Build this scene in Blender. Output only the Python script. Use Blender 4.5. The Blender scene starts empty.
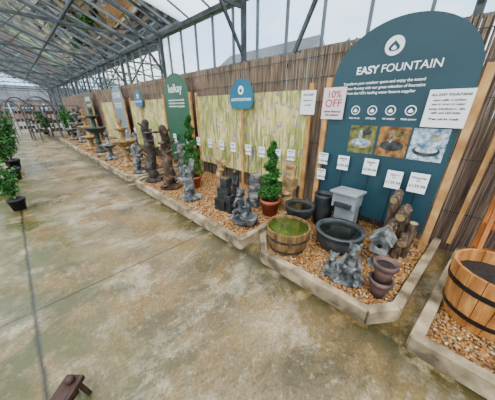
import bpy, math, random
import numpy as np
from mathutils import Vector, Matrix, Euler
random.seed(7); np.random.seed(7)
SC=bpy.context.scene
# ------------------------------------------------------------------ helpers
def C(h,k=1.0):
    h=h.lstrip('#'); v=[int(h[i:i+2],16)/255 for i in (0,2,4)]
    v=[(c/12.92 if c<=.04045 else ((c+.055)/1.055)**2.4)*k for c in v]
    return (v[0],v[1],v[2],1)
def newmat(name):
    m=bpy.data.materials.new(name); m.use_nodes=True
    nt=m.node_tree; b=nt.nodes['Principled BSDF']
    return m,nt,b
def M(name,c1,c2=None,scale=8,rough=.6,bump=.0,bscale=40,stretch=(1,1,1),metal=0,c3=None,spec=.4,detail=6,contrast=(.35,.65)):
    m,nt,b=newmat(name); N=nt.nodes; L=nt.links
    b.inputs['Roughness'].default_value=rough; b.inputs['Metallic'].default_value=metal
    b.inputs['Specular IOR Level'].default_value=spec
    if c2 is None: b.inputs['Base Color'].default_value=C(c1)
    tc=N.new('ShaderNodeTexCoord'); mp=N.new('ShaderNodeMapping'); mp.inputs['Scale'].default_value=stretch
    L.new(tc.outputs['Object'],mp.inputs['Vector'])
    if c2:
        n=N.new('ShaderNodeTexNoise'); n.inputs['Scale'].default_value=scale; n.inputs['Detail'].default_value=detail
        L.new(mp.outputs[0],n.inputs['Vector'])
        r=N.new('ShaderNodeValToRGB'); r.color_ramp.elements[0].position=contrast[0]; r.color_ramp.elements[1].position=contrast[1]
        r.color_ramp.elements[0].color=C(c1); r.color_ramp.elements[1].color=C(c2)
        if c3:
            e=r.color_ramp.elements.new(.5*(contrast[0]+contrast[1])); e.color=C(c3)
        L.new(n.outputs['Fac'],r.inputs['Fac']); L.new(r.outputs[0],b.inputs['Base Color'])
    if bump:
        n2=N.new('ShaderNodeTexNoise'); n2.inputs['Scale'].default_value=bscale; n2.inputs['Detail'].default_value=4
        L.new(mp.outputs[0],n2.inputs['Vector'])
        bp=N.new('ShaderNodeBump'); bp.inputs['Strength'].default_value=bump; bp.inputs['Distance'].default_value=.01
        L.new(n2.outputs['Fac'],bp.inputs['Height']); L.new(bp.outputs[0],b.inputs['Normal'])
    return m
class MB:
    def __init__(s): s.v=[];s.f=[];s.m=[];s.s=[];s.t=[]
    def add(s,vs,fs,mat=0,smooth=False,mx=None):
        o=len(s.v)
        if mx is not None: vs=[mx@Vector(v) for v in vs]
        s.v+= [tuple(v) for v in vs]; s.f+=[tuple(i+o for i in f) for f in fs]
        s.m+=[mat]*len(fs); s.s+=[smooth]*len(fs)
        return s
    def box(s,c,d,mat=0,rot=(0,0,0)):
        x,y,z=[q/2 for q in d]
        vs=[(-x,-y,-z),(x,-y,-z),(x,y,-z),(-x,y,-z),(-x,-y,z),(x,-y,z),(x,y,z),(-x,y,z)]
        fs=[(0,3,2,1),(4,5,6,7),(0,1,5,4),(1,2,6,5),(2,3,7,6),(3,0,4,7)]
        return s.add(vs,fs,mat,False,Matrix.Translation(c)@Euler(rot).to_matrix().to_4x4())
    def beam(s,p,q,w,h,mat=0,up=(0,0,1)):
        p=Vector(p);q=Vector(q);d=(q-p);ln=d.length;d.normalize();u=Vector(up)
        if abs(d.dot(u))>.98:u=Vector((0,1,0))
        r=d.cross(u).normalized();u=r.cross(d)
        mx=Matrix((( d.x,r.x,u.x,0),(d.y,r.y,u.y,0),(d.z,r.z,u.z,0),(0,0,0,1)))
        mx=Matrix.Translation((p+q)/2)@mx
        x,y,z=ln/2,w/2,h/2
        vs=[(-x,-y,-z),(x,-y,-z),(x,y,-z),(-x,y,-z),(-x,-y,z),(x,-y,z),(x,y,z),(-x,y,z)]
        fs=[(0,3,2,1),(4,5,6,7),(0,1,5,4),(1,2,6,5),(2,3,7,6),(3,0,4,7)]
        return s.add(vs,fs,mat,False,mx)
    def cone(s,p,q,r0,r1,n=12,mat=0,smooth=True,caps=True):
        p=Vector(p);q=Vector(q);d=(q-p).normalized();u=Vector((0,0,1)) if abs(d.z)<.95 else Vector((1,0,0))
        a=d.cross(u).normalized();b=d.cross(a)
        vs=[];fs=[]
        for c,r in((p,r0),(q,r1)):
            for i in range(n):
                t=2*math.pi*i/n; vs.append(c+a*(r*math.cos(t))+b*(r*math.sin(t)))
        for i in range(n): fs.append((i,(i+1)%n,n+(i+1)%n,n+i))
        s.add(vs,fs,mat,smooth)
        if caps:
            s.add(vs[:n],[tuple(range(n))[::-1]],mat); s.add(vs[n:],[tuple(range(n))],mat)
        return s
    def lathe(s,prof,c=(0,0,0),n=28,mat=0,smooth=True,close=False,sx=1,sy=1,a0=0):
        vs=[];fs=[];k=len(prof)
        for r,z in prof:
            for i in range(n):
                t=a0+2*math.pi*i/n; vs.append((c[0]+r*sx*math.cos(t),c[1]+r*sy*math.sin(t),c[2]+z))
        for j in range(k-1):
            for i in range(n): fs.append((j*n+i,j*n+(i+1)%n,(j+1)*n+(i+1)%n,(j+1)*n+i))
        s.add(vs,fs,mat,smooth); return s
    def disc(s,c,r,n=28,mat=0,sx=1,sy=1):
        return s.add([(c[0]+r*sx*math.cos(2*math.pi*i/n),c[1]+r*sy*math.sin(2*math.pi*i/n),c[2]) for i in range(n)],[tuple(range(n))],mat)
    def ell(s,c,r,rot=(0,0,0),mat=0,n=14,smooth=True):
        if not hasattr(r,'__len__'): r=(r,r,r)
        vs=[(0,0,-1)];fs=[];k=n//2
        for j in range(1,k):
            ph=-math.pi/2+math.pi*j/k
            for i in range(n):
                t=2*math.pi*i/n; vs.append((math.cos(ph)*math.cos(t),math.cos(ph)*math.sin(t),math.sin(ph)))
        vs.append((0,0,1))
        for i in range(n): fs.append((0,1+(i+1)%n,1+i))
        for j in range(k-2):
            for i in range(n): fs.append((1+j*n+i,1+j*n+(i+1)%n,1+(j+1)*n+(i+1)%n,1+(j+1)*n+i))
        o=1+(k-2)*n
        for i in range(n): fs.append((o+i,o+(i+1)%n,len(vs)-1))
        mx=Matrix.Translation(c)@Euler(rot).to_matrix().to_4x4()@Matrix.Diagonal((r[0],r[1],r[2],1))
        return s.add(vs,fs,mat,smooth,mx)
    def fin(s,name,mats,loc=(0,0,0),rz=0,parent=None,bevel=0,remesh=0,scale=1,tint=None):
        me=bpy.data.meshes.new(name); me.from_pydata(s.v,[],s.f)
        for m in mats: me.materials.append(m)
        me.polygons.foreach_set('material_index',s.m); me.polygons.foreach_set('use_smooth',s.s)
        me.update()
        o=bpy.data.objects.new(name,me); SC.collection.objects.link(o)
        o.location=loc; o.rotation_euler=(0,0,rz); o.scale=(scale,)*3
        if parent: o.parent=parent
        if bevel:
            b=o.modifiers.new('b','BEVEL'); b.width=bevel; b.segments=2; b.limit_method='ANGLE'; b.angle_limit=math.radians(40)
        if remesh:
            r=o.modifiers.new('r','REMESH'); r.mode='VOXEL'; r.voxel_size=remesh; r.use_smooth_shade=True
            k=o.modifiers.new('s','SMOOTH'); k.iterations=1; k.factor=.5
        return o
def empty(name,loc=(0,0,0)):
    e=bpy.data.objects.new(name,None); SC.collection.objects.link(e); e.location=loc; e.empty_display_size=.1; return e
def text(body,loc,size,mat,parent=None,align='CENTER',name='lettering',rot=(math.pi/2,0,-math.pi/2),bold=0,sp=1):
    cu=bpy.data.curves.new(name,'FONT'); cu.body=body; cu.size=size; cu.align_x=align; cu.align_y='CENTER'; cu.offset=bold; cu.space_character=sp
    cu.materials.append(mat); cu.extrude=.0004
    o=bpy.data.objects.new(name,cu); SC.collection.objects.link(o)
    o.location=loc; o.rotation_euler=rot
    if parent: o.parent=parent
    return o
# ------------------------------------------------------------------ materials
pine=M('pine','#9d6d39','#c99d61',6,.7,.35,30,(1,1,1),c3='#b6854c')
timber=M('weathered_timber','#544736','#b5a080',5,.8,.6,35,c3='#8c7a5d')
timberend=M('timber_dark','#4b3a28','#7d6344',5,.85,.5,35)
barrelwood=M('barrel_wood','#4b351c','#8b6a3c',3,.7,.5,25,(6,6,1))
redwood=M('stained_wood','#8a5526','#cf9550',3,.5,.3,25,(6,6,1),c3='#ad7036')
rackwood=M('rack_wood','#8a4413','#bb7230',4,.55,.3,25,(4,4,1))
blackiron=M('black_iron','#0b0b0c','#191919',10,.45,.1,40)
bandsteel=M('band_steel','#2b2825','#4a453f',10,.5,.1,40,metal=.3)
darkstone=M('dark_resin','#101112','#313334',7,.5,.5,60)
greystone=M('grey_stone','#27292a','#96968f',9,.7,.8,60,c3='#565857')
midstone=M('mid_grey_stone','#2b2f31','#44484a',6,.45,.12,50)
palestone=M('pale_grey','#74787a','#8d9394',4,.5,.08,50)
tanstone=M('tan_stone','#6a4f2f','#b39364',9,.8,.7,50,c3='#8f7048')
brownrock=M('driftwood_brown','#1e140d','#6a533c',8,.75,.8,45,c3='#39281b')
logwood=M('log_resin','#2a1e15','#725e48',10,.75,.8,30,(3,3,1),c3='#4a392b')
logend=M('log_end','#846c48','#ae9268',14,.7,.2,50)
terra=M('terracotta','#8a3e20','#ad5a35',6,.75,.2,50)
mauvepot=M('aged_terracotta','#41302c','#6f524a',8,.7,.4,50)
soil=M('soil','#140f0c','#2c2018',30,.95,.8,60)
blackplastic=M('black_plastic','#0d0e0f','#151617',6,.5)
alu=M('aluminium_bar','#555c5f','#6f7679',5,.5,.0,metal=.1)
steel=M('galvanised_steel','#2d3235','#4b5154',6,.55,.1,metal=.1)
white=M('white_card','#f2f3f3',rough=.5)
blacktext=M('black_ink','#101012',rough=.6)
redtext=M('red_ink','#a3262b',rough=.6)
teal=M('teal_panel','#1c3b45','#1f424c',2,.4)
bluepanel=M('blue_panel','#0f5b78','#136986',2,.4)
greenpanel=M('green_panel','#1b4a30','#205537',2,.4)
greypanel=M('grey_panel','#6d7b81','#788789',2,.4)
sketchwhite=M('white_print','#f8fafa',rough=.5)
palered=M('pale_pink_card','#ead0d3',rough=.5)
water=M('water','#0a0c0a','#1d221b',4,.04,.06,25,spec=.8)
greenwater=M('green_water','#222e0b','#475719',6,.06,.06,25,spec=.8)
brick=M('brick','#6a3a29','#85503c',8,.9,.2,30)
slate=M('slate_roof','#3a3738','#4d4a4a',8,.8)
darkglass=M('dark_glass','#20262a',rough=.1,spec=.8)
leafA=M('leaf_green','#1d5216','#488a25',20,.55,contrast=(.3,.7))
leafB=M('leaf_dark','#0f3413','#285a23',20,.55,contrast=(.3,.7))
leafC=M('leaf_yellowgreen','#4a6f1a','#8aaa36',20,.55,contrast=(.3,.7))
bark=M('bark','#2e2318','#554030',10,.9,.6,40)
outgreen=M('outside_grass','#5b6b3c','#788550',.6,.95)
rust=M('dark_stained_oak','#22120c','#432517',12,.6,.4,40,(1,6,1))

def mat_concrete():
    m,nt,b=newmat('concrete_floor'); N=nt.nodes; L=nt.links
    g=N.new('ShaderNodeNewGeometry'); sep=N.new('ShaderNodeSeparateXYZ'); L.new(g.outputs['Position'],sep.inputs[0])
    def noise(sc,det=6,ro=.55,dist=0,st=None,off=(0,0,0)):
        n=N.new('ShaderNodeTexNoise'); n.inputs['Scale'].default_value=sc; n.inputs['Detail'].default_value=det; n.inputs['Roughness'].default_value=ro; n.inputs['Distortion'].default_value=dist
        mp=N.new('ShaderNodeMapping'); mp.inputs['Scale'].default_value=st or (1,1,1); mp.inputs['Location'].default_value=off; L.new(g.outputs['Position'],mp.inputs[0]); L.new(mp.outputs[0],n.inputs['Vector'])
        return n.outputs['Fac']
    def ramp(f,a,b_,c0,c1):
        r=N.new('ShaderNodeValToRGB'); r.color_ramp.elements[0].position=a; r.color_ramp.elements[1].position=b_
        r.color_ramp.elements[0].color=c0; r.color_ramp.elements[1].color=c1; L.new(f,r.inputs[0]); return r.outputs[0]
    def mix(f,a,b_,t='MIX'):
        x=N.new('ShaderNodeMix'); x.data_type='RGBA'; x.blend_type=t
        if isinstance(f,(int,float)): x.inputs[0].default_value=f
        else: L.new(f,x.inputs[0])
        for i,q in((6,a),(7,b_)):
            if isinstance(q,tuple): x.inputs[i].default_value=q
            else: L.new(q,x.inputs[i])
        return x.outputs[2]
    def math_(op,a,b_=None,cl=False):
        x=N.new('ShaderNodeMath'); x.operation=op; x.use_clamp=cl
        for i,q in((0,a),(1,b_)):
            if q is None: continue
            if isinstance(q,(int,float)): x.inputs[i].default_value=q
            else: L.new(q,x.inputs[i])
        return x.outputs[0]
    W=(1,1,1,1);K=(0,0,0,1)
    base=ramp(noise(1.0,8,.65,.3),.4,.6,C('#5d4e30'),C('#8c7750'))
    streak=ramp(noise(1.5,8,.7,.8,(1.3,.6,1),(4,2,0)),.46,.57,K,W)
    base=mix(math_('MULTIPLY',streak,.75),base,C('#765823'))
    pale=ramp(noise(1.7,10,.75,.3,None,(9,3,1)),.5,.59,K,W)
    base=mix(math_('MULTIPLY',pale,.7),base,C('#a99d80'))
    dark=ramp(noise(1.3,9,.76,.6,(1,1.4,1.3),(2,8,0)),.51,.6,K,W)
    base=mix(math_('MULTIPLY',dark,.72),base,C('#3d371c'))
    speck=ramp(noise(16,6,.8,0,None,(3,3,3)),.55,.64,K,W)
    base=mix(math_('MULTIPLY',speck,.4),base,C('#bab096'))
    pit=ramp(noise(9,8,.8,0,None,(7,1,3)),.58,.66,K,W)
    base=mix(math_('MULTIPLY',pit,.5),base,C('#2c2714'))
    fine=ramp(noise(50,5,.75),.38,.62,(.6,.6,.6,1),(1.2,1.2,1.2,1))
    base=mix(1.0,base,fine,'MULTIPLY')
    al=math_('SUBTRACT',.5,sep.outputs['X'],); al=math_('MULTIPLY',al,1.4,True)
    al=math_('MULTIPLY',al,ramp(noise(2.2,9,.7),.4,.54,K,W),True)
    base=mix(math_('MULTIPLY',al,.85),base,C('#3d4316'))
    wob=math_('MULTIPLY',math_('SUBTRACT',noise(3,6),.5),.05)
    def line(coord,pos,w,wb=wob):
        d=math_('ABSOLUTE',math_('ADD',math_('SUBTRACT',coord,pos),wb))
        return math_('SUBTRACT',1.0,math_('DIVIDE',d,w),True)
    j=line(sep.outputs['X'],-.33,.024)
    for y in (2.22,6.1,10,14):
        j=math_('MAXIMUM',j,math_('MULTIPLY',line(sep.outputs['Y'],y,.018,math_('MULTIPLY',wob,.25)),.9))
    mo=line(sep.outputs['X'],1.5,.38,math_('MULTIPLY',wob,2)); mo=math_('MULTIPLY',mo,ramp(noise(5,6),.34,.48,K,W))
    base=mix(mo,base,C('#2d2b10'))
    base=mix(math_('MULTIPLY',j,.95),base,C('#12110a'))
    L.new(base,b.inputs['Base Color'])
    wet=ramp(noise(.9,7,.6,.5),.42,.6,(.55,.55,.55,1),(.2,.2,.2,1)); L.new(wet,b.inputs['Roughness'])
    bp=N.new('ShaderNodeBump'); bp.inputs['Strength'].default_value=.25; bp.inputs['Distance'].default_value=.01
    h=math_('SUBTRACT',math_('MULTIPLY',noise(45,5),.4),j); L.new(h,bp.inputs['Height']); L.new(bp.outputs[0],b.inputs['Normal'])
    b.inputs['Specular IOR Level'].default_value=.45
    return m
concrete=mat_concrete()
def mat_gravel():
    m,nt,b=newmat('gravel_stone'); N=nt.nodes; L=nt.links
    a=N.new('ShaderNodeAttribute'); a.attribute_name='tint'
    r=N.new('ShaderNodeValToRGB'); cr=r.color_ramp
    cr.elements[0].color=C('#4b2b10'); cr.elements[1].color=C('#c9b590')
    for p,c in((.2,'#7d4c1e'),(.45,'#9d692d'),(.72,'#b08449'),(.88,'#6c5c45')):
        e=cr.elements.new(p); e.color=C(c)
    L.new(a.outputs['Fac'],r.inputs[0]); L.new(r.outputs[0],b.inputs['Base Color']); b.inputs['Roughness'].default_value=.7
    return m
gravel=mat_gravel()
def mat_gravelbase():
    m,nt,b=newmat('gravel_base'); N=nt.nodes; L=nt.links
    tc=N.new('ShaderNodeTexCoord'); v=N.new('ShaderNodeTexVoronoi'); v.inputs['Scale'].default_value=45
    L.new(tc.outputs['Object'],v.inputs['Vector'])
    r=N.new('ShaderNodeValToRGB'); cr=r.color_ramp; cr.elements[0].color=C('#44280f'); cr.elements[1].color=C('#997c52')
    e=cr.elements.new(.5); e.color=C('#775023')
    s=N.new('ShaderNodeSeparateColor'); L.new(v.outputs['Color'],s.inputs[0]); L.new(s.outputs[0],r.inputs[0]); L.new(r.outputs[0],b.inputs['Base Color'])
    bp=N.new('ShaderNodeBump'); bp.invert=True; bp.inputs['Strength'].default_value=.8; bp.inputs['Distance'].default_value=.01
    L.new(v.outputs['Distance'],bp.inputs['Height']); L.new(bp.outputs[0],b.inputs['Normal']); b.inputs['Roughness'].default_value=.8
    return m
gravelbase=mat_gravelbase()
def mat_reed():
    m,nt,b=newmat('reed_screen'); N=nt.nodes; L=nt.links
    tc=N.new('ShaderNodeTexCoord'); mp=N.new('ShaderNodeMapping'); mp.inputs['Scale'].default_value=(1,45,1.2); L.new(tc.outputs['Object'],mp.inputs[0])
    n=N.new('ShaderNodeTexNoise'); n.inputs['Scale'].default_value=1.6; n.inputs['Detail'].default_value=5; L.new(mp.outputs[0],n.inputs['Vector'])
    r=N.new('ShaderNodeValToRGB'); r.color_ramp.elements[0].position=.3; r.color_ramp.elements[1].position=.72
    r.color_ramp.elements[0].color=C('#403129'); r.color_ramp.elements[1].color=C('#ab927a'); e=r.color_ramp.elements.new(.5); e.color=C('#766353')
    L.new(n.outputs['Fac'],r.inputs[0]); L.new(r.outputs[0],b.inputs['Base Color']); b.inputs['Roughness'].default_value=.85
    return m
reed=mat_reed()
def mat_meadow():
    m,nt,b=newmat('meadow_print'); N=nt.nodes; L=nt.links
    tc=N.new('ShaderNodeTexCoord')
    def nz(sc,st,det=4,dist=0,ro=.5):
        mp=N.new('ShaderNodeMapping'); mp.inputs['Scale'].default_value=st; L.new(tc.outputs['Object'],mp.inputs[0])
        n=N.new('ShaderNodeTexNoise'); n.inputs['Scale'].default_value=sc; n.inputs['Detail'].default_value=det; n.inputs['Distortion'].default_value=dist; n.inputs['Roughness'].default_value=ro
        L.new(mp.outputs[0],n.inputs['Vector']); return n.outputs['Fac']
    def rp(f,a,b_,c0,c1):
        r=N.new('ShaderNodeValToRGB'); r.color_ramp.elements[0].position=a; r.color_ramp.elements[1].position=b_
        r.color_ramp.elements[0].color=c0; r.color_ramp.elements[1].color=c1; L.new(f,r.inputs[0]); return r.outputs[0]
    def mx(f,a,b_):
        x=N.new('ShaderNodeMix'); x.data_type='RGBA'; L.new(f,x.inputs[0])
        for i,q in((6,a),(7,b_)):
            if isinstance(q,tuple): x.inputs[i].default_value=q
            else: L.new(q,x.inputs[i])
        return x.outputs[2]
    K=(0,0,0,1);W=(1,1,1,1)
    base=rp(nz(2.0,(1,1,.8)),.38,.62,C('#92953f'),C('#dcc982'))
    base=mx(rp(nz(5,(1,3.0,.5),4,.5),.5,.6,K,(.75,.75,.75,1)),base,C('#5a6c2d'))
    base=mx(rp(nz(8,(1,3.4,.5),3,.5),.57,.63,K,(.7,.7,.7,1)),base,C('#e8d99c'))
    base=mx(rp(nz(9,(1,1,1.2),2,.2),.61,.65,K,(.8,.8,.8,1)),base,C('#8b6d9c'))
    base=mx(rp(nz(12,(1.5,1.1,1),2,.2),.65,.69,K,(.8,.8,.8,1)),base,C('#c07c86'))
    L.new(base,b.inputs['Base Color']); b.inputs['Roughness'].default_value=.7
    return m
meadow=mat_meadow()
def mat_glass(name,tint,keep,fog,fogcol,wav=0):
    m=bpy.data.materials.new(name); m.use_nodes=True; nt=m.node_tree; N=nt.nodes; L=nt.links
    N.remove(N['Principled BSDF']); out=N['Material Output']
    tr=N.new('ShaderNodeBsdfTransparent'); tr.inputs[0].default_value=tint
    tl=N.new('ShaderNodeBsdfTranslucent'); tl.inputs[0].default_value=fogcol
    df=N.new('ShaderNodeBsdfDiffuse'); df.inputs[0].default_value=fogcol
    a=N.new('ShaderNodeMixShader'); a.inputs[0].default_value=.12; L.new(tl.outputs[0],a.inputs[1]); L.new(df.outputs[0],a.inputs[2])
    mi=N.new('ShaderNodeMixShader')
    tc=N.new('ShaderNodeTexCoord'); n=N.new('ShaderNodeTexNoise'); n.inputs['Scale'].default_value=1.5; n.inputs['Detail'].default_value=5; L.new(tc.outputs['Object'],n.inputs['Vector'])
    r=N.new('ShaderNodeMapRange'); r.inputs['From Min'].default_value=.3; r.inputs['From Max'].default_value=.7; r.inputs['To Min'].default_value=max(0,fog-.12); r.inputs['To Max'].default_value=min(1,fog+.12)
    L.new(n.outputs['Fac'],r.inputs[0]); L.new(r.outputs[0],mi.inputs[0]); L.new(tr.outputs[0],mi.inputs[1]); L.new(a.outputs[0],mi.inputs[2])
    gl=N.new('ShaderNodeBsdfGlossy'); gl.inputs['Roughness'].default_value=.03
    lw=N.new('ShaderNodeFresnel'); lw.inputs[0].default_value=1.12
    m2=N.new('ShaderNodeMixShader'); L.new(lw.outputs[0],m2.inputs[0]); L.new(mi.outputs[0],m2.inputs[1]); L.new(gl.outputs[0],m2.inputs[2])
    L.new(m2.outputs[0],out.inputs[0]); return m
glass=mat_glass('side_glass',(.74,.82,.88,1),0,.12,(.68,.76,.82,1))
roofglass=mat_glass('roof_glass',(.96,.97,.96,1),0,.5,(.98,.99,.97,1))
# ------------------------------------------------------------------ room shell
WX=3.3; LX=-5.3; RX=-1.0; EZ=3.4; RZ=5.2; Y0=-5; Y1=32
MB().box(((LX+WX)/2,(Y0+Y1)/2,-.05),(WX-LX,Y1-Y0,.1)).fin('floor',[concrete])
g=MB().add([(-60,-60,-.12),(60,-60,-.12),(60,90,-.12),(-60,90,-.12)],[(0,1,2,3)]); g.fin('ground_outside',[outgreen])
def sidewall(name,x,inner):
    w=MB()
    w.box((x,(Y0+Y1)/2,.2),(.12,Y1-Y0,.4),1)
    w.add([(x,Y0,.4),(x,Y1,.4),(x,Y1,EZ),(x,Y0,EZ)],[(0,1,2,3)],0)
    y=Y0
    while y<=Y1:
        w.box((x,y,(EZ+.4)/2),(.05,.032,EZ-.4),2); y+=.62
    for z in(2.42,): w.box((x,(Y0+Y1)/2,z),(.045,Y1-Y0,.03),2)
    w.box((x,(Y0+Y1)/2,EZ),(.16,Y1-Y0,.09),3)
    return w
brickbase=M('painted_block','#8b8d88','#a4a6a0',6,.8)
sidewall('wall_right',WX+.12,-1).fin('wall_right',[glass,brickbase,alu,steel])
sidewall('wall_left',LX,1).fin('wall_left',[glass,brickbase,alu,steel])
def endwall(name,y):
    w=MB()
    w.add([(LX,y,.4),(WX+.12,y,.4),(WX+.12,y,EZ),(RX,y,RZ),(LX,y,EZ)],[(0,1,2,3,4)],0)
    w.box(((LX+WX)/2,y,.2),(WX-LX,.12,.4),1)
    x=LX
    while x<=WX:
        top=EZ+(RZ-EZ)*(1-abs(x-RX)/4.3)
        w.box((x,y,(top+.4)/2),(.03,.05,top-.4),2); x+=.717
    for z in(2.3,EZ): w.box(((LX+WX)/2,y,z),(WX-LX,.05,.05),2)
    w.fin(name,[glass,brickbase,alu])
endwall('wall_back',Y1); endwall('wall_front',Y0)
# roof
rf=MB()
for xe in(WX+.12,LX):
    rf.add([(xe,Y0,EZ+.06),(xe,Y1,EZ+.06),(RX,Y1,RZ+.06),(RX,Y0,RZ+.06)],[(0,1,2,3)],0)
    y=Y0
    while y<=Y1:
        rf.beam((xe,y,EZ+.035),(RX,y,RZ+.035),.028,.03,1); y+=.775
    for k in(.36,.7):
        X=xe+(RX-xe)*k;Z=EZ+(RZ-EZ)*k-.02
        rf.box((X,(Y0+Y1)/2,Z),(.05,Y1-Y0,.05),2)
rf.box((RX,(Y0+Y1)/2,RZ),(.12,Y1-Y0,.12),2)
rf.fin('ceiling',[roofglass,alu,steel])
yy=-2.9
while yy<Y1:
    y=yy; yy+=3.1
    t=MB()
    for xe in(WX+.02,LX+.1):
        t.beam((xe,y,EZ-.05),(RX,y,RZ-.1),.045,.07,0)
        t.box((xe,y,EZ/2),(.08,.07,EZ),0)
    t.box(((LX+WX)/2,y,EZ-.2),(WX-LX-.1,.04,.05),0)
    for xe in(WX,LX):
        X=xe+(RX-xe)*.5;Z=EZ+(RZ-EZ)*.5-.1
        t.beam((X,y,Z),(xe+(RX-xe)*.75,y,EZ-.2),.025,.025,0)
    t.beam((WX,y,2.5),(WX-.8,y,EZ+.2),.04,.05,0)
    t.fin('roof_truss',[steel])
MB().beam((WX+.02,2.3,2.2),(WX+.02,1.72,3.36),.05,.05).fin('wall_brace',[steel])
# outside buildings
b=MB(); b.box((-.3,40,1.35),(9,4,2.7),0); b.add([(-5,37.8,2.6),(4.4,37.8,2.6),(4.4,40,4.2),(-5,40,4.2)],[(0,1,2,3)],1)
b.add([(4.2,38,2.7),(4.2,42,2.7),(4.2,40,4.2)],[(0,1,2)],0)
for x in(-3,-1.4,.2,1.7,3.2):
    b.box((x,37.98,1.7),(.9,.08,1.0),2); b.box((x,37.93,1.7),(.05,.05,1.0),3); b.box((x,37.93,1.7),(.9,.05,.05),3)
b.fin('brick_building',[brick,slate,darkglass,white])
b=MB(); b.box((16,13,2),(6,9,4),0); b.add([(12.8,8.3,3.9),(12.8,17.7,3.9),(16,17.7,6.2),(16,8.3,6.2)],[(0,1,2,3)],1); b.add([(13,8.5,4),(19,8.5,4),(16,8.5,6.1)],[(0,1,2)],0)
b.fin('outside_building',[M('render_wall','#8f8a80','#a5a197',3,.8),slate])
# ------------------------------------------------------------------ foliage
def foliage(name,pts,size,mats,parent=None,loc=(0,0,0),jit=.5,asp=.45):
    pts=np.array(pts); n=len(pts)
    d=np.random.normal(size=(n,3)); d/=np.linalg.norm(d,axis=1)[:,None]
    e=np.cross(d,np.random.normal(size=(n,3))); e/=np.linalg.norm(e,axis=1)[:,None]
    s=size*(1-jit/2+jit*np.random.rand(n))[:,None]
    v=np.stack([pts,pts+d*s*.5+e*s*asp*.5,pts+d*s,pts+d*s*.5-e*s*asp*.5],1).reshape(-1,3)
    f=np.arange(n*4).reshape(-1,4)
    me=bpy.data.meshes.new(name); me.from_pydata(v.tolist(),[],f.tolist())
    for m in mats: me.materials.append(m)
    me.polygons.foreach_set('material_index',np.random.randint(0,len(mats),n)); me.update()
    o=bpy.data.objects.new(name,me); SC.collection.objects.link(o); o.location=loc
    if parent:o.parent=parent
    return o
def ball(c,r,n):
    d=np.random.normal(size=(n,3)); d/=np.linalg.norm(d,axis=1)[:,None]
    return (np.array(c)+d*np.array(r)*(.55+.45*np.random.rand(n))[:,None]).tolist()
for (x,y,h,r) in[(9.5,-2.5,4.2,1.8),(8.5,3.2,3.2,1.2),(10,24,5,2.2),(-7,46,6,2.5),(7,48,7,3)]:
    e=empty('outside_tree',(x,y,-.12))
    MB().cone((0,0,0),(0,0,h*.8),.18,.08).fin('trunk',[bark],parent=e)
    foliage('crown',ball((0,0,h*.8),(r,r,h*.35),2500),.3,[leafA,leafB],parent=e)
# ------------------------------------------------------------------ beds
GZ=.095
def pebbles(name,poly,z,n,r=.0125,avoid=()):
    P=np.array(poly); lo=P.min(0); hi=P.max(0); pts=[]
    xs=np.random.rand(n*3,2)*(hi-lo)+lo
    def inside(q):
        c=np.zeros(len(q),bool); k=len(P)
        for i in range(k):
            a=P[i];b=P[(i+1)%k]
            cond=((a[1]>q[:,1])!=(b[1]>q[:,1]))
            xi=(b[0]-a[0])*(q[:,1]-a[1])/(b[1]-a[1]+1e-12)+a[0]
            c^=cond&(q[:,0]<xi)
        return c
    q=xs[inside(xs)][:n]; n=len(q)
    ph=(1+5**.5)/2
    iv=np.array([(-1,ph,0),(1,ph,0),(-1,-ph,0),(1,-ph,0),(0,-1,ph),(0,1,ph),(0,-1,-ph),(0,1,-ph),(ph,0,-1),(ph,0,1),(-ph,0,-1),(-ph,0,1)])/1.9
    fi=np.array([(0,11,5),(0,5,1),(0,1,7),(0,7,10),(0,10,11),(1,5,9),(5,11,4),(11,10,2),(10,7,6),(7,1,8),(3,9,4),(3,4,2),(3,2,6),(3,6,8),(3,8,9),(4,9,5),(2,4,11),(6,2,10),(8,6,7),(9,8,1)])
    sc=r*(.6+.8*np.random.rand(n,3)); sc[:,2]*=.7
    th=np.random.rand(n)*6.28
    v=iv[None]*sc[:,None,:]*(.85+.3*np.random.rand(n,12,1))
    c,s=np.cos(th)[:,None],np.sin(th)[:,None]
    vx=v[:,:,0]*c-v[:,:,1]*s; vy=v[:,:,0]*s+v[:,:,1]*c
    v=np.stack([vx+q[:,0:1],vy+q[:,1:2],v[:,:,2]+z+np.random.rand(n)[:,None]*.012-.002],2).reshape(-1,3)
    f=(fi[None]+np.arange(n)[:,None,None]*12).reshape(-1,3)
    me=bpy.data.meshes.new(name); me.from_pydata(v.tolist(),[],f.tolist()); me.materials.append(gravel)
    a=me.attributes.new('tint','FLOAT','FACE'); a.data.foreach_set('value',np.repeat(np.random.rand(n),20).astype(np.float32))
    me.polygons.foreach_set('use_smooth',[True]*len(f)); me.update()
    o=bpy.data.objects.new(name,me); SC.collection.objects.link(o); return o
def inset(poly,d):
    n=len(poly); A=sum(poly[i][0]*poly[(i+1)%n][1]-poly[(i+1)%n][0]*poly[i][1] for i in range(n)); sg=1 if A>0 else -1
    L_=[]
    for i in range(n):
        a=Vector(poly[i]);b_=Vector(poly[(i+1)%n]); t=(b_-a).normalized(); nr=Vector((-t.y,t.x))*sg
        L_.append((a+nr*d,t))
    out=[]
    for i in range(n):
        p,t=L_[i-1];q,u=L_[i]
        cr=t.x*u.y-t.y*u.x; w=q-p; k=(w.x*u.y-w.y*u.x)/cr; out.append((p.x+t.x*k,p.y+t.y*k))
    return out
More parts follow.
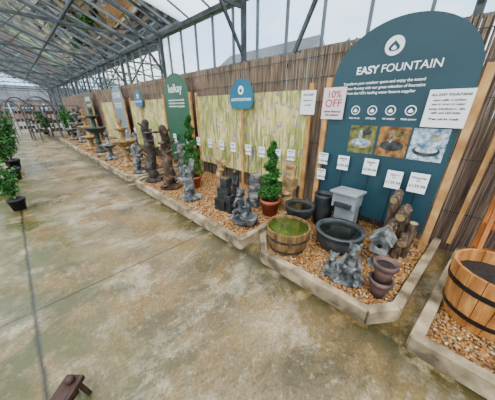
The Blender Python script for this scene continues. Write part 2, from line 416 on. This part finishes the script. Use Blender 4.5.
def bed(outline,npeb,closed_from=0,t=.075,h=.145,edges=None,r=.0125):
    e=MB(); n=len(outline)
    cx=sum(p[0] for p in outline)/n; cy=sum(p[1] for p in outline)/n
    for i in edges:
        a=Vector(outline[i]+(0,)); b_=Vector(outline[(i+1)%n]+(0,))
        d=(b_-a).normalized(); nrm=Vector((-d.y,d.x,0))
        if nrm.dot(Vector((cx,cy,0))-a)<0: nrm=-nrm
        o=nrm*t/2
        hh=h+random.uniform(-.004,.004)
        p=a+o+Vector((0,0,hh/2)); q=b_+o+Vector((0,0,hh/2))
        e.beam(p+d*.012,q-d*.012,t,hh,0)
    e.fin('timber_bed_edging',[timber],bevel=.006)
    g=MB(); ins=inset(outline,t+.003)
    gb=g.add([(x,y,GZ-.01) for x,y in ins],[tuple(range(n))]).fin('gravel_bed',[gravelbase])
    if npeb:
        s=pebbles('stones',inset(outline,t+.016),GZ-.005,npeb,r); s.parent=gb
outA=[(1.5,1.24),(1.5,.14),(1.72,-.04),(3.22,-.18),(3.22,1.5),(1.78,1.5)]
bed(outA,11000,edges=[0,1,2,4,5])
def longbed(y0,y1,n,r=.0125,cut=.0):
    if cut==0: o=[(1.5,y1-.2),(1.5,y0),(3.22,y0+.02),(3.22,y1),(1.72,y1)]; ed=[0,1,3,4]
    else: o=[(1.5,y1-.2),(1.5,y0+cut),(1.5+cut,y0),(3.22,y0+.02),(3.22,y1),(1.72,y1)]; ed=[0,1,2,4,5]
    bed(o,n,edges=ed,r=r)
longbed(1.56,5.1,14000,.015)
longbed(5.25,8.7,7000,.02,.2)
longbed(8.85,12.3,4000,.022,.2)
longbed(12.45,15.9,0,.02,.2)
outC=[(1.5,-.12),(1.5,-2.6),(3.22,-2.6),(3.22,-.32)]
bed(outC,9000,edges=[0,3,1])
# ------------------------------------------------------------------ fence
fe=MB(); y=-4.6
while y<24:
    w=.016+random.random()*.01
    fe.cone((WX-.035+random.uniform(-.006,.006),y,0),(WX-.035+random.uniform(-.008,.008),y+random.uniform(-.01,.01),2.36+random.random()*.05),w*.6,w*.55,5,0,True,False)
    y+=w*.9
for z in(.5,1.1,1.7,2.02,2.28): fe.box((WX-.062,9.7,z),(.006,28.6,.008),1)
fe.fin('reed_fence',[reed,steel])
# ------------------------------------------------------------------ signs
def arch(yc,w,zb,zs,zt,x,mat,name,th=.015):
    m=MB(); pts=[(yc+w/2,zb),(yc-w/2,zb)]
    n=28
    for i in range(n+1):
        t=math.pi*i/n; pts.append((yc-w/2*math.cos(t),zs+(zt-zs)*math.sin(t)))
    k=len(pts)
    vs=[(x,a,b_) for a,b_ in pts]+[(x+th,a,b_) for a,b_ in pts]
    fs=[tuple(range(k)),tuple(range(k,2*k))[::-1]]+[(i,(i+1)%k,k+(i+1)%k,k+i) for i in range(k)]
    m.add(vs,fs,0); return m
def yz(m,pts,x,mat):
    m.add([(x,a,b_) for a,b_ in pts],[tuple(range(len(pts)))],mat)
def circ(yc,zc,r,n=28,ry=None): return [(yc+(ry or r)*math.cos(2*math.pi*i/n),zc+r*math.sin(2*math.pi*i/n)) for i in range(n)]
def drop(yc,zc,s): 
    p=[]
    for i in range(25):
        t=2*math.pi*i/24; rr=s*(math.sin(t/2)**1.5); p.append((yc+rr*math.sin(t)*.95,zc+s*.62*math.cos(t)))
    return p[:-1]
def ring(m,yc,zc,r0,r1,x,mat,n=28):
    for i in range(n):
        a=2*math.pi*i/n;b_=2*math.pi*(i+1)/n
        m.add([(x,yc+r0*math.cos(a),zc+r0*math.sin(a)),(x,yc+r1*math.cos(a),zc+r1*math.sin(a)),(x,yc+r1*math.cos(b_),zc+r1*math.sin(b_)),(x,yc+r0*math.cos(b_),zc+r0*math.sin(b_))],[(0,1,2,3)],mat)
def signposts(ys,x,zt,e,s=.065):
    m=MB()
    for y in ys: m.box((x,y,zt/2+GZ/2),(.045,s,zt-GZ),0)
    return m.fin('posts',[pine],parent=e,bevel=.003)
SX=2.86
e=empty('fountain_display_sign')
arch(.66,1.27,.3,1.9,2.42,SX,0,'panel').fin('panel',[teal],parent=e)
signposts((1.345,-.025),SX+.0,1.95,e)
m=MB(); x=SX-.004
yz(m,circ(.72,2.18,.085),x,0); yz(m,drop(.72,2.18,.075),x-.002,1); yz(m,drop(.72,2.165,.035),x-.004,0)
for yy in(.98,.8,.62,.44): ring(m,yy,1.585,.04,.049,x,0); yz(m,drop(yy,1.585,.034),x-.001,0)
m.fin('emblem',[sketchwhite,teal],parent=e)
text('EASY',(x,.935,1.985),.1,sketchwhite,e,bold=.003,sp=1.0); text('FOUNTAIN',(x,.545,1.985),.1,sketchwhite,e,sp=1.0,bold=.0008)
for i,s in enumerate(['Transform your outdoor space and enjoy the sound','of water flowing with our great selection of fountains','from the UK\'s leading water feature supplier']):
    text(s,(x,.78,1.865-.05*i),.037,sketchwhite,e,bold=.0006)
for yy,s in((.98,'Easy set up'),(.8,'LED lights'),(.62,'All weather'),(.44,'Mains power')): text(s,(x,yy,1.5),.026,sketchwhite,e,bold=.0004)
ph=MB()
pics=[(.85,'#6b5a45'),(.53,'#8a7558'),(.22,'#7c8590')]
pm=[M('print_background','#26311a','#86803f',14,.5),M('print_stone','#55504a','#c0b9aa',18,.5),M('print_water','#cfdae2','#3f6a86',22,.4),M('print_warm','#5a3212','#b07f42',16,.5),M('print_dark','#151616','#454744',16,.5)]
for i,(yc,c) in enumerate(pics):
    yz(ph,[(yc-.145,1.1),(yc-.145,1.42),(yc+.145,1.42),(yc+.145,1.1)],SX-.003,[0,3,2][i])
    zc=1.22 if i!=2 else 1.2
    yz(ph,circ(yc,zc,.055,ry=.115),SX-.005,[1,4,4][i]); yz(ph,circ(yc,zc+.015,.035,ry=.095),SX-.006,2 if i!=1 else 4)
    yz(ph,circ(yc+.02,zc+.09,.06,ry=.018),SX-.007,[2,1,2][i]); yz(ph,circ(yc-.05,zc+.13,.035,ry=.05),SX-.0045,[4,0,1][i])
ph.fin('printed_photos',pm,parent=e)
def leaflet(name,x,yc,zc,w,h,lines,cardmat=white,parent=None,stake=False,mt=blacktext):
    m=MB(); m.box((0,0,0),(.006,w,h),0)
    if stake: m.cone((.006,0,-zc+GZ+.002),(.006,0,-h/2+.02),.005,.005,6,1)
    o=m.fin(name,[cardmat,blackiron],loc=(x,yc,zc),parent=parent)
    for s,dz,sz,mm in lines: text(s,(-.005,0,dz),sz,mm or mt,o,bold=.0008)
    return o
leaflet('discount_poster',SX-.03,1.25,1.66,.28,.36,[('10%',.10,.11,redtext),('OFF',.0,.12,redtext),('water features',-.09,.037,None),('this weekend',-.13,.033,None)],palered)
leaflet('information_sheet',SX-.03,.165,1.6,.32,.33,[('ALL EASY FOUNTAINS',.12,.028,None),('come with everything',.075,.026,None),('you need to get going:',.04,.026,None),('pump, transformer, 10m',0,.026,None),('cable and LED lights',-.035,.026,None),('Please ask for details',-.09,.026,None)])
leaflet('information_sheet',2.98,1.69,1.68,.23,.31,[('FEATURES',.1,.035,None),('sold as seen',.03,.03,None),('ask staff',-.03,.03,None)])
def price(x,y,z,w=.15,h=.2,t='£249.99',n='Fountain'):
    return leaflet('price_sign',x,y,z,w,h,[(n,.055,.03,None),('Set',.025,.024,None),(t,-.035,.044,None)],stake=True)
price(2.81,1.0,.96,.14,.18,'£399.99','Mailbox'); price(2.78,.67,.97,.15,.19,'£349.99','Cascade')
price(2.78,.41,.87,.15,.2,'£129.99','Otters'); price(2.78,.19,.88,.16,.21,'£139.99','Wood Pile')
price(2.8,1.27,.98,.13,.15,'£199.99'); price(2.8,1.27,.76,.12,.15,'£249.99'); price(2.9,1.85,.93,.14,.17,'£299.99')
for i,y in enumerate([2.12,2.45,2.78,3.2,3.55,3.95,4.4,4.85,5.5,6.1,6.8,7.5,8.3,9.2,10.1]):
    price(2.9,y,.9,.14,.18,'£%d9.99'%(random.randint(14,48)))
def banner(y0,y1):
    e=empty('meadow_banner')
    MB().box((3.03,(y0+y1)/2,1.13),(.01,y1-y0,1.44),0).fin('print',[meadow],parent=e)
    signposts((y0-.03,y1+.03),3.03,1.93,e,.06)
banner(1.7,4.5); banner(6.15,8.55); banner(10.5,12.1)
def smallsign(y,z,mat,name):
    e=empty(name)
    pts=[]
    for i in range(33):
        t=-.2*math.pi+1.4*math.pi*i/32; pts.append((y-.3*math.cos(t),z+.3*math.sin(t)))
    m=MB(); yz(m,pts,2.93,0); yz(m,[(a,b_) for a,b_ in pts][::-1],2.945,0); m.fin('panel',[mat],parent=e)
    m=MB(); yz(m,circ(y,z+.12,.07),2.925,0); yz(m,drop(y,z+.12,.055),2.922,1); m.fin('emblem',[sketchwhite,mat],parent=e)
    text('EASYFOUNTAIN',(2.925,y,z-.03),.068,sketchwhite,e,bold=.001)
    MB().box((2.96,y,z/2-.04),(.03,.05,z+.08-2*GZ),0).fin('post',[pine],parent=e)
smallsign(2.99,1.78,bluepanel,'round_display_sign'); smallsign(7.6,1.84,bluepanel,'round_display_sign')
for yc,mt,tx,nm in((5.32,greenpanel,'kelkay','arched_display_sign'),(9.65,greypanel,'STONE','arched_display_sign'),(14.2,greenpanel,'GARDEN','arched_display_sign')):
    e=empty(nm); arch(yc,1.2,.3,1.85,2.38,2.96,0,'p').fin('panel',[mt],parent=e); signposts((yc-.64,yc+.64),2.96,1.95,e)
    text(tx,(2.955,yc,2.05),.26,sketchwhite,e,bold=.002)
    for i in range(3): text('water features for every garden',(2.955,yc,1.8-.07*i),.06,sketchwhite,e,bold=.001)
# ------------------------------------------------------------------ pots / barrels
def staves(m,prof,n,th,mat,gap=.012):
    for i in range(n):
        a0=2*math.pi*(i+gap*2)/n; a1=2*math.pi*(i+1-gap*2)/n; vs=[]
        for r,z in prof:
            for rr in(r,r-th):
                for a in(a0,a1): vs.append((rr*math.cos(a),rr*math.sin(a),z))
        fs=[];k=len(prof)
        for j in range(k-1):
            o=j*4;p=o+4
            fs+=[(o,o+1,p+1,p),(o+3,o+2,p+2,p+3),(o+1,o+3,p+3,p+1),(o+2,o,p,p+2)]
        fs+=[(0,2,3,1),((k-1)*4,(k-1)*4+1,(k-1)*4+3,(k-1)*4+2)]
        m.add(vs,fs,mat)
def barrel(name,loc,r0,r1,h,bands,bandh,wood,fill,filld,n=20,bandmat=bandsteel,fillname='water',rings=()):
    e=empty(name,loc); m=MB()
    prof=[(r0+(r1-r0)*math.sin(t*math.pi/2),h*t) for t in(0,.15,.3,.45,.6,.75,.9,1)]
    staves(m,prof,n,.02,0)
    m.fin('staves',[wood],parent=e,bevel=.002)
    m=MB(); f=lambda z:r0+(r1-r0)*math.sin(z/h*math.pi/2)
    for z in bands: m.lathe([(f(z-bandh/2)-.004,z-bandh/2),(f(z-bandh/2)+.004,z-bandh/2),(f(z+bandh/2)+.004,z+bandh/2),(f(z+bandh/2)-.004,z+bandh/2)],n=40,smooth=False)
    m.fin('hoops',[bandmat],parent=e)
    m=MB(); zz=h-filld; m.lathe([(r0-.018,.01),(f(zz)-.02,zz)],n=32); m.disc((0,0,.012),r0-.01); m.disc((0,0,zz),f(zz)-.019,32,1); m.fin(fillname,[timberend,fill],parent=e)
    return e
barrel('half_barrel_pond',(1.845,1.135,GZ),.2,.25,.29,(.05,.19),.028,barrelwood,greenwater,.03)
barrel('wooden_barrel_planter',(2.1,-.48,GZ),.21,.265,.46,(.1,.33),.04,redwood,soil,.1,18,blackiron,'soil')
def bowl(name,loc,prof,mat,inner,fillr,fillz,fill,rz=0,n=36):
    e=empty(name,loc); m=MB(); m.lathe(prof,n=n); m.fin('bowl',[mat],parent=e)
    m=MB(); m.disc((0,0,fillz),fillr,n); m.fin('water',[fill],parent=e); return e
rb=[(0,0),(.13,0),(.18,.03),(.235,.1),(.25,.17),(.25,.23),(.265,.235),(.265,.255),(.228,.255),(.224,.23),(.21,.12),(.1,.04),(0,.04)]
e=bowl('mailbox_cascade_fountain',(2.24,.7,GZ+.0),rb,midstone,0,.226,.215,water)
m=MB(); m.box((.36,.08,.3),(.17,.24,.6),0); m.box((.30,.08,.6),(.36,.31,.03),0,(0,.12,0)); m.box((.31,.08,.5),(.26,.27,.17),0); m.box((.17,.08,.46),(.04,.2,.06),1)
m.fin('mailbox_spout',[palestone,darkstone],parent=e,bevel=.008)
bowl('dark_bowl_fountain',(2.36,1.3,GZ),[(0,0),(.09,0),(.11,.04),(.07,.08),(.11,.13),(.17,.2),(.195,.29),(.205,.33),(.175,.33),(.15,.27),(0,.25)],darkstone,0,.17,.3,water,n=32)
bowl('black_pot_fountain',(2.63,1.1,GZ),[(0,0),(.1,0),(.12,.12),(.13,.26),(.125,.42),(.135,.46),(.115,.46),(.1,.38),(0,.36)],darkstone,0,.11,.42,water)
def statue(name,loc,prims,mat,vox=.009,rz=0,eyes=(),extra=None,scale=1):
    e=empty(name,loc); e.rotation_euler=(0,0,rz); e.scale=(scale,)*3; m=MB()
    for p in prims:
        if p[0]=='s': m.ell(p[1],p[2],p[3] if len(p)>3 else (0,0,0),n=16)
        elif p[0]=='c':
            _,a,b_,r0,r1=p; m.cone(a,b_,r0,r1,14); m.ell(a,r0,n=12); m.ell(b_,r1,n=12)
        elif p[0]=='b': m.box(p[1],p[2],0,p[3] if len(p)>3 else (0,0,0))
        elif p[0]=='l': m.lathe(p[1],c=p[2])
    m.fin('carving',[mat],parent=e,remesh=vox)
    if eyes:
        m=MB()
        for c,r in eyes: m.ell(c,r,n=8)
        m.fin('eyes',[blackiron],parent=e)
    return e
def critter(o,s=1,lean=0,arm=.0):
    ox,oy,oz=o
    P=lambda x,y,z:(ox+x*s+lean*z*s,oy+y*s,oz+z*s)
    pr=[('c',P(.02,0,.07),P(0,0,.24),.075*s,.045*s),('s',P(.02,0,.07),(.09*s,.085*s,.08*s)),('c',P(0,0,.24),P(-.01,0,.31),.042*s,.036*s),
        ('s',P(-.02,0,.36),(.064*s,.058*s,.052*s)),('s',P(-.085,0,.345),(.036*s,.034*s,.024*s)),('s',P(-.12,0,.355),(.012*s,.014*s,.01*s)),
        ('s',P(.0,.05,.41),(.012*s,.018*s,.024*s)),('s',P(.0,-.05,.41),(.012*s,.018*s,.024*s))]
    for sg in(1,-1):
        pr+=[('c',P(-.01,sg*.06,.25),P(-.07,sg*.095,.17),.024*s,.019*s),('c',P(-.07,sg*.095,.17),P(-.14,sg*.045,.2+arm),.019*s,.015*s),('s',P(-.15,sg*.04,.2+arm),(.022*s,.02*s,.016*s)),
             ('c',P(.0,sg*.07,.06),P(-.09,sg*.09,.06),.042*s,.032*s),('c',P(-.09,sg*.09,.06),P(-.1,sg*.09,.02),.03*s,.022*s),('s',P(-.14,sg*.09,.015),(.05*s,.026*s,.016*s))]
    ey=[(P(-.07,sg*.028,.378),.008*s) for sg in(1,-1)]
    return pr,ey
a,ea=critter((0,0,.06),1.0,-.05); b_,eb=critter((-.05,.17,.03),.75,-.15)
base=[('s',(0,.05,.02),(.17,.22,.04)),('s',(.08,.08,.08),(.07,.08,.08)),('c',(.08,0,.06),(.14,.14,.03),.03,.018)]
statue('otter_statue_fountain',(1.82,.41,GZ),a+b_+base,greystone,.006,rz=.15,eyes=ea+eb,scale=.86)
e=empty('stacked_pot_fountain',(1.80,.155,GZ))
m=MB(); pp=[(0,0),(.055,0),(.075,.1),(.08,.14),(.095,.145),(.095,.18),(.078,.18),(.065,.12),(0,.1)]
m.lathe(pp,c=(0,0,0),n=24); m.lathe([(r*1.0,z) for r,z in pp],c=(.005,0,.165),n=24); m.disc((0,0,.32),.073,24,1); m.fin('pots',[mauvepot,soil],parent=e)
e=empty('stone_birdhouse',(2.22,.28,GZ))
m=MB(); m.box((0,0,.1),(.06,.06,.2),0); m.lathe([(0,0),(.09,0),(.08,.03),(.04,.04)],n=16); m.box((0,0,.25),(.14,.15,.15),0)
m.add([(-.07,-.075,.325),(-.07,.075,.325),(-.07,0,.41),(.07,-.075,.325),(.07,.075,.325),(.07,0,.41)],[(0,1,2),(3,5,4),(0,2,5,3),(1,4,5,2)],0)
for sg in(1,-1): m.box((0,sg*.055,.37),(.2,.145,.015),0,(-sg*.85,0,0))
m.cone((-.071,0,.27),(-.073,0,.27),.026,.026,14,1); m.cone((-.1,0,.225),(-.07,0,.225),.006,.006,8,0); m.fin('house',[greystone,blackiron],parent=e,bevel=.003)
# wood pile fountain
e=empty('log_pile_fountain',(2.58,.22,GZ)); e.scale=(.92,.85,.97)
m=MB()
def logp(p,q,r):
    m.cone(p,q,r,r*.95,14,0); d=(Vector(q)-Vector(p)).normalized(); m.cone(Vector(q)-d*.001,Vector(q)+d*.004,r*.85,r*.8,14,1); m.cone(Vector(p)+d*.001,Vector(p)-d*.004,r*.85,r*.8,14,1)
logp((.05,.1,0),(.05,.11,.66),.06); logp((.05,-.02,0),(.03,-.03,.56),.06); logp((.0,-.13,0),(-.02,-.14,.44),.05)
logp((-.06,.06,0),(-.08,.05,.36),.06); logp((-.08,-.06,0),(-.09,-.06,.22),.055)
logp((-.12,.0,.5),(.06,-.02,.56),.06); logp((-.17,.07,.36),(.0,.05,.4),.055); logp((-.15,-.1,.22),(.0,-.09,.27),.055); logp((-.05,.12,.64),(.1,.1,.7),.05)
m.fin('logs',[logwood,logend],parent=e,bevel=.003)
statue('rock_column_fountain',(2.72,1.72,GZ),[('b',(0,0,.1),(.22,.2,.2)),('b',(.02,.01,.28),(.2,.18,.2),(0,0,.3)),('b',(0,-.01,.46),(.17,.17,.2),(.1,0,-.2)),('b',(.02,0,.62),(.15,.15,.18),(0,.1,.4)),('s',(-.08,0,.3),(.08,.08,.03)),('s',(0,0,.72),(.08,.08,.05))],tanstone,.012)
# ---- bed B statues
a,ea=critter((.02,.05,.1),1.0,-.1)
statue('bear_statue_fountain',(1.92,1.9,GZ),a+[('s',(0,0,.04),(.17,.2,.06)),('s',(.1,.05,.15),(.07,.1,.12)),('l',[(0,.06),(.08,.06),(.12,.14),(.13,.17),(.1,.17),(0,.12)],(-.1,-.1,0))],M('slate_resin','#1b1e20','#777b7c',9,.55,.6,60,c3='#383c3f'),.0065,rz=.35,eyes=ea)
e=empty('stacked_block_fountain',(2.0,2.42,GZ)); m=MB()
for c,s,r in[((0,.06,.1),.2,.2),((.02,-.12,.08),.16,-.2),((.03,.05,.29),.18,.5),((0,-.1,.22),.13,.1),((.05,.03,.45),.13,.1)]: m.box(c,(s,s,s),0,(0,0,r)); m.box((c[0],c[1],c[2]+s/2),(s*.7,s*.7,.004),1,(0,0,r))
m.fin('blocks',[darkstone,water],parent=e,bevel=.008)
e=empty('stacked_block_fountain',(2.45,2.2,GZ)); m=MB()
for i in range(4): m.box((0,0,.07+.14*i),(.2-.02*i,.2-.02*i,.13),0,(0,0,.35*i))
m.fin('blocks',[greystone],parent=e,bevel=.01)
statue('meerkat_statue',(2.45,2.66,GZ),[('c',(0,0,.1),(0,0,.42),.075,.05),('s',(-.01,0,.5),(.055,.05,.05)),('s',(-.055,0,.49),(.03,.025,.02)),('s',(0,0,.03),(.13,.13,.04)),('c',(-.02,.05,.4),(-.07,.03,.28),.02,.018),('c',(-.02,-.05,.4),(-.07,-.03,.28),.02,.018),('c',(.0,.05,.05),(-.08,.06,.04),.03,.025),('c',(.0,-.05,.05),(-.08,-.06,.04),.03,.025)],darkstone,.009,rz=.5)
a,ea=critter((-.1,-.03,.02),.62,-.1); b2,eb=critter((-.02,.03,.42),.5,-.1)
statue('tree_stump_fountain',(1.86,3.22,GZ),a+b2+[('c',(.05,.05,0),(.06,.05,.5),.11,.08),('c',(.08,.02,.4),(.1,-.03,.68),.06,.045),('s',(.02,0,.03),(.2,.2,.04)),('c',(.03,.1,.3),(-.04,.17,.38),.04,.035)],greystone,.008,rz=.5,eyes=ea+eb)
def totem(name,loc,h,mat,seed,rz=0,w=.11):
    random.seed(seed); pr=[('s',(0,0,.03),(w*1.7,w*1.7,.04))]; z=0; x=y=0
    while z<h-.05:
        nx,ny=random.uniform(-.05,.05),random.uniform(-.05,.05); dz=random.uniform(.12,.2)
        pr.append(('c',(x,y,z),(nx,ny,min(h,z+dz)),w*(1-.4*z/h)*.95,w*(1-.4*z/h)*.8))
        a=random.uniform(0,6.28); rr=w*1.15
        pr.append(('s',(nx+rr*math.cos(a),ny+rr*math.sin(a),z+dz*.7),(w*.6,w*.6,.025)))
        pr.append(('c',(nx,ny,z),(nx+rr*1.1*math.cos(a+2),ny+rr*1.1*math.sin(a+2),z+dz),.028,.016))
        x,y=nx,ny; z+=dz
    return statue(name,loc,pr,mat,.011,rz)
totem('driftwood_fountain',(1.9,4.05,GZ),1.2,brownrock,3,w=.13); totem('driftwood_fountain',(1.88,4.75,GZ),1.28,M('dark_drift','#12100d','#4a4036',8,.7,.7,45),9,w=.13)
totem('rock_cascade_fountain',(2.45,4.5,GZ),.8,greystone,5); totem('rock_cascade_fountain',(2.55,3.2,GZ),.65,tanstone,12,w=.09)
totem('driftwood_fountain',(2.35,5.8,GZ),1.0,brownrock,21); totem('rock_cascade_fountain',(1.9,5.65,GZ),.65,greystone,14)
totem('rock_cascade_fountain',(2.45,7.2,GZ),.8,greystone,15)
def tier(name,loc,h,mat,r=.33,tiers=2):
    pr=[(0,0),(.2,0),(.2,.06),(.14,.08),(.09,.16),(.07,.3),(.1,.38),(.07,.42),(.09,h*.42),(r*.6,h*.46),(r*.95,h*.53),(r,h*.56),(r*.9,h*.56),(r*.6,h*.5),(.06,h*.5)]
    if tiers>1: pr+=[(.05,h*.62),(.07,h*.68),(.04,h*.72),(r*.3,h*.75),(r*.55,h*.8),(r*.5,h*.81),(.04,h*.78)]
    pr+=[(.04,h*.88),(.07,h*.92),(.05,h*.97),(0,h)]
    return MB().lathe(pr,n=28).fin(name,[mat],loc=loc)
bronze=M('bronze_green','#18231e','#3b4a40',8,.6,.3,40)
tier('tiered_stone_fountain',(1.95,6.6,GZ),1.3,tanstone,.33); tier('tiered_stone_fountain',(2.0,9.6,GZ),1.6,bronze,.36)
tier('bird_bath',(2.45,8.1,GZ),.9,greystone,.24,1); tier('bird_bath',(1.88,7.9,GZ),.85,greystone,.24,1); tier('bird_bath',(1.95,10.6,GZ),.9,tanstone,.3,1)
tier('tiered_stone_fountain',(2.1,11.6,GZ),1.5,tanstone,.3); tier('tiered_stone_fountain',(2.1,13.3,GZ),1.6,greystone,.34); tier('bird_bath',(2.0,14.7,GZ),1.0,greystone,.3,1)
# ---- topiary
def pot(m,r,h,mat,smat,c=(0,0,0)):
    m.lathe([(0,0),(r*.72,0),(r*.93,h*.8),(r,h*.8),(r,h),(r*.88,h),(r*.85,h*.88),(0,h*.88)],n=24,c=c,mat=mat)
def spiral(name,loc,h,r,turns=4,ph=.25,pr=.15,n=6500,mats=(leafA,leafB)):
    e=empty(name,loc); m=MB(); pot(m,pr,ph,0,1); m.disc((0,0,ph*.9),pr*.85,20,1); m.fin('pot',[terra,soil],parent=e)
    MB().cone((0,0,ph*.8),(0,0,h*.95),.018,.008,8).fin('trunk',[bark],parent=e)
    t=np.random.rand(n)**1.25; ang=t*2*math.pi*turns; env=r*(1-t*.85); tube=env*.58+.014
    z=ph+.04+t*(h-ph-.08)
    d=np.random.normal(size=(n,3)); d/=np.linalg.norm(d,axis=1)[:,None]
    c=np.stack([np.cos(ang)*env*.5,np.sin(ang)*env*.5,z],1); s=np.stack([tube,tube,tube*.66],1)
    foliage('foliage',c+d*s*(.75+.25*np.random.rand(n))[:,None],.035,list(mats),parent=e)
    return e
spiral('spiral_topiary',(2.38,1.82,GZ),1.12,.18,4); spiral('spiral_topiary',(2.25,3.7,GZ),1.42,.22,5)
def shrub(name,loc,h,r,n,leaf=.07,mats=(leafA,leafC),potm=blackplastic,pr=.13,ph=.22):
    e=empty(name,loc); m=MB(); pot(m,pr,ph,0,1); m.disc((0,0,ph*.9),pr*.85,20,1); m.fin('pot',[potm,soil],parent=e)
    m=MB(); P=[]
    for i in range(9):
        a=random.uniform(0,6.28); q=(r*.75*math.cos(a)*random.random(),r*.75*math.sin(a)*random.random(),h*random.uniform(.6,.95)); m.cone((0,0,ph*.8),q,.008,.004,6)
        for k in range(5):
            f=.35+.65*k/4; c=(q[0]*f,q[1]*f,ph+(q[2]-ph)*f); P+=ball(c,(r*.35,r*.35,h*.1),n//45)
    m.fin('stems',[bark],parent=e); foliage('leaves',P,leaf,list(mats),parent=e); return e
shrub('potted_shrub',(-.34,5.15,0),.75,.2,700,.06,(leafA,leafB),pr=.12,ph=.2)
for (x,y,h,r) in[(-.55,6.4,1.4,.36),(-.36,7.6,1.85,.42),(-.33,9.0,1.95,.45)]:
    shrub('potted_shrub',(x,y,0),h,r,3200,.08,random.choice([(leafA,leafC),(leafA,leafB)]),pr=.17,ph=.28)
for (x,y,h,r) in[(2.3,16.8,1.6,.5),(1.4,20.6,1.5,.5),(2.7,20.4,1.7,.5)]:
    shrub('potted_shrub',(x,y,0),h,r,2000,.1,(leafA,leafB),pr=.2,ph=.3)
# metal garden arches at the far end
def garch(x,y,w,h,d):
    m=MB()
    for dy in(-d/2,0,d/2):
        P=[(-w/2,dy,0),(-w/2,dy,h*.65)]+[(-w/2*math.cos(math.pi*i/10),dy,h*.65+h*.35*math.sin(math.pi*i/10)) for i in range(1,10)]+[(w/2,dy,h*.65),(w/2,dy,0)]
        for a,b_ in zip(P,P[1:]): m.cone(a,b_,.018,.018,6,caps=False)
    for sx in(-1,1):
        for k in range(6): m.cone((sx*w/2,-d/2,.2+k*.25),(sx*w/2,d/2,.2+k*.25),.012,.012,6,caps=False)
    for i in range(1,10,2):
        q=(-w/2*math.cos(math.pi*i/10),h*.65+h*.35*math.sin(math.pi*i/10)); m.cone((q[0],-d/2,q[1]),(q[0],d/2,q[1]),.012,.012,6,caps=False)
    m.fin('metal_garden_arch',[steel],loc=(x,y,0))
garch(.35,15.4,.9,2.1,.6); garch(1.2,17.0,1.2,2.2,.8); garch(.1,17.6,.8,2.0,.7)
for (x,y) in[(.95,18.6),(1.95,18.7),(2.75,18.2),(-.4,19.6),(.6,22.5),(1.8,23.5)]:
    m=MB()
    for dx in(-.4,.4):
        for dy in(-.25,.25): m.box((dx,dy,.9),(.035,.035,1.8),0)
    for z in(.3,.8,1.3,1.78): m.box((0,0,z),(.82,.52,.03),0)
    for z in(.32,.82,1.32):
        for k in range(4): pot(m,.08,.16,1,1,(-.3+.2*k,random.uniform(-.1,.1),z))
    m.fin('shelving_rack',[steel,random.choice([greystone,bronze,tanstone])],loc=(x,y,0))
# ladder shelf behind right bed
m=MB()
for y in(-.42,-1.0):
    m.beam((2.98,y,GZ),(3.12,y,1.75),.035,.06,0); m.beam((2.72,y,GZ),(3.08,y,1.7),.035,.045,0)
for z,x0 in((.28,2.87),(.55,2.92),(.82,2.98),(1.09,3.03),(1.36,3.06)):
    m.box((x0+.02,-.71,z),(.24-.1*z,.6,.022),0); m.box((x0-.1+.05*z,-.71,z+.03),(.02,.58,.05),0)
m.fin('wooden_ladder_shelf',[rackwood],bevel=.003)
m=MB(); m.beam((3.14,-.235,.16),(3.16,-.255,1.9),.06,.045,0); m.fin('timber_post',[pine],bevel=.003)
# dark wooden footstool at the front edge
m=MB()
m.box((0,0,.16),(.17,.1,.035),0); 
for sx in(-1,1):
    for sy in(-1,1): m.beam((sx*.075,sy*.04,0),(sx*.055,sy*.025,.15),.022,.022,0)
m.box((0,0,.07),(.12,.018,.02),0); m.lathe([(0,.175),(.022,.178),(.026,.195),(.018,.21),(0,.215)],c=(.05,.0,0),n=16)
m.fin('wooden_footstool',[rust],loc=(-.225,1.18,0),rz=.75,bevel=.004)
# ------------------------------------------------------------------ light
w=bpy.data.worlds.new('sky'); SC.world=w; w.use_nodes=True; nt=w.node_tree; N=nt.nodes; L=nt.links; bg=N['Background']
tc=N.new('ShaderNodeTexCoord'); mp=N.new('ShaderNodeMapping'); mp.inputs['Scale'].default_value=(1,1,2.5); L.new(tc.outputs['Generated'],mp.inputs[0])
n=N.new('ShaderNodeTexNoise'); n.inputs['Scale'].default_value=2.2; n.inputs['Detail'].default_value=6; L.new(mp.outputs[0],n.inputs['Vector'])
r=N.new('ShaderNodeValToRGB'); r.color_ramp.elements[0].position=.4; r.color_ramp.elements[1].position=.6; r.color_ramp.elements[0].color=(.55,.74,1,1); r.color_ramp.elements[1].color=(.98,.99,1,1)
L.new(n.outputs['Fac'],r.inputs[0]); L.new(r.outputs[0],bg.inputs[0]); bg.inputs[1].default_value=3.7
sl=bpy.data.lights.new('sun','SUN'); sl.energy=6; sl.angle=math.radians(22); sl.color=(1,.96,.89); so=bpy.data.objects.new('sun',sl); SC.collection.objects.link(so); so.rotation_euler=(math.radians(20),math.radians(-28),0)
# ------------------------------------------------------------------ camera
cd=bpy.data.cameras.new('camera'); cam=bpy.data.objects.new('camera',cd); SC.collection.objects.link(cam); SC.camera=cam
cd.sensor_width=36; cd.lens=36*213/495; cd.clip_start=.02; cd.clip_end=300
cam.location=(0,0,1.6); cam.rotation_euler=(math.pi/2-math.atan(92/215),0,-math.radians(46))
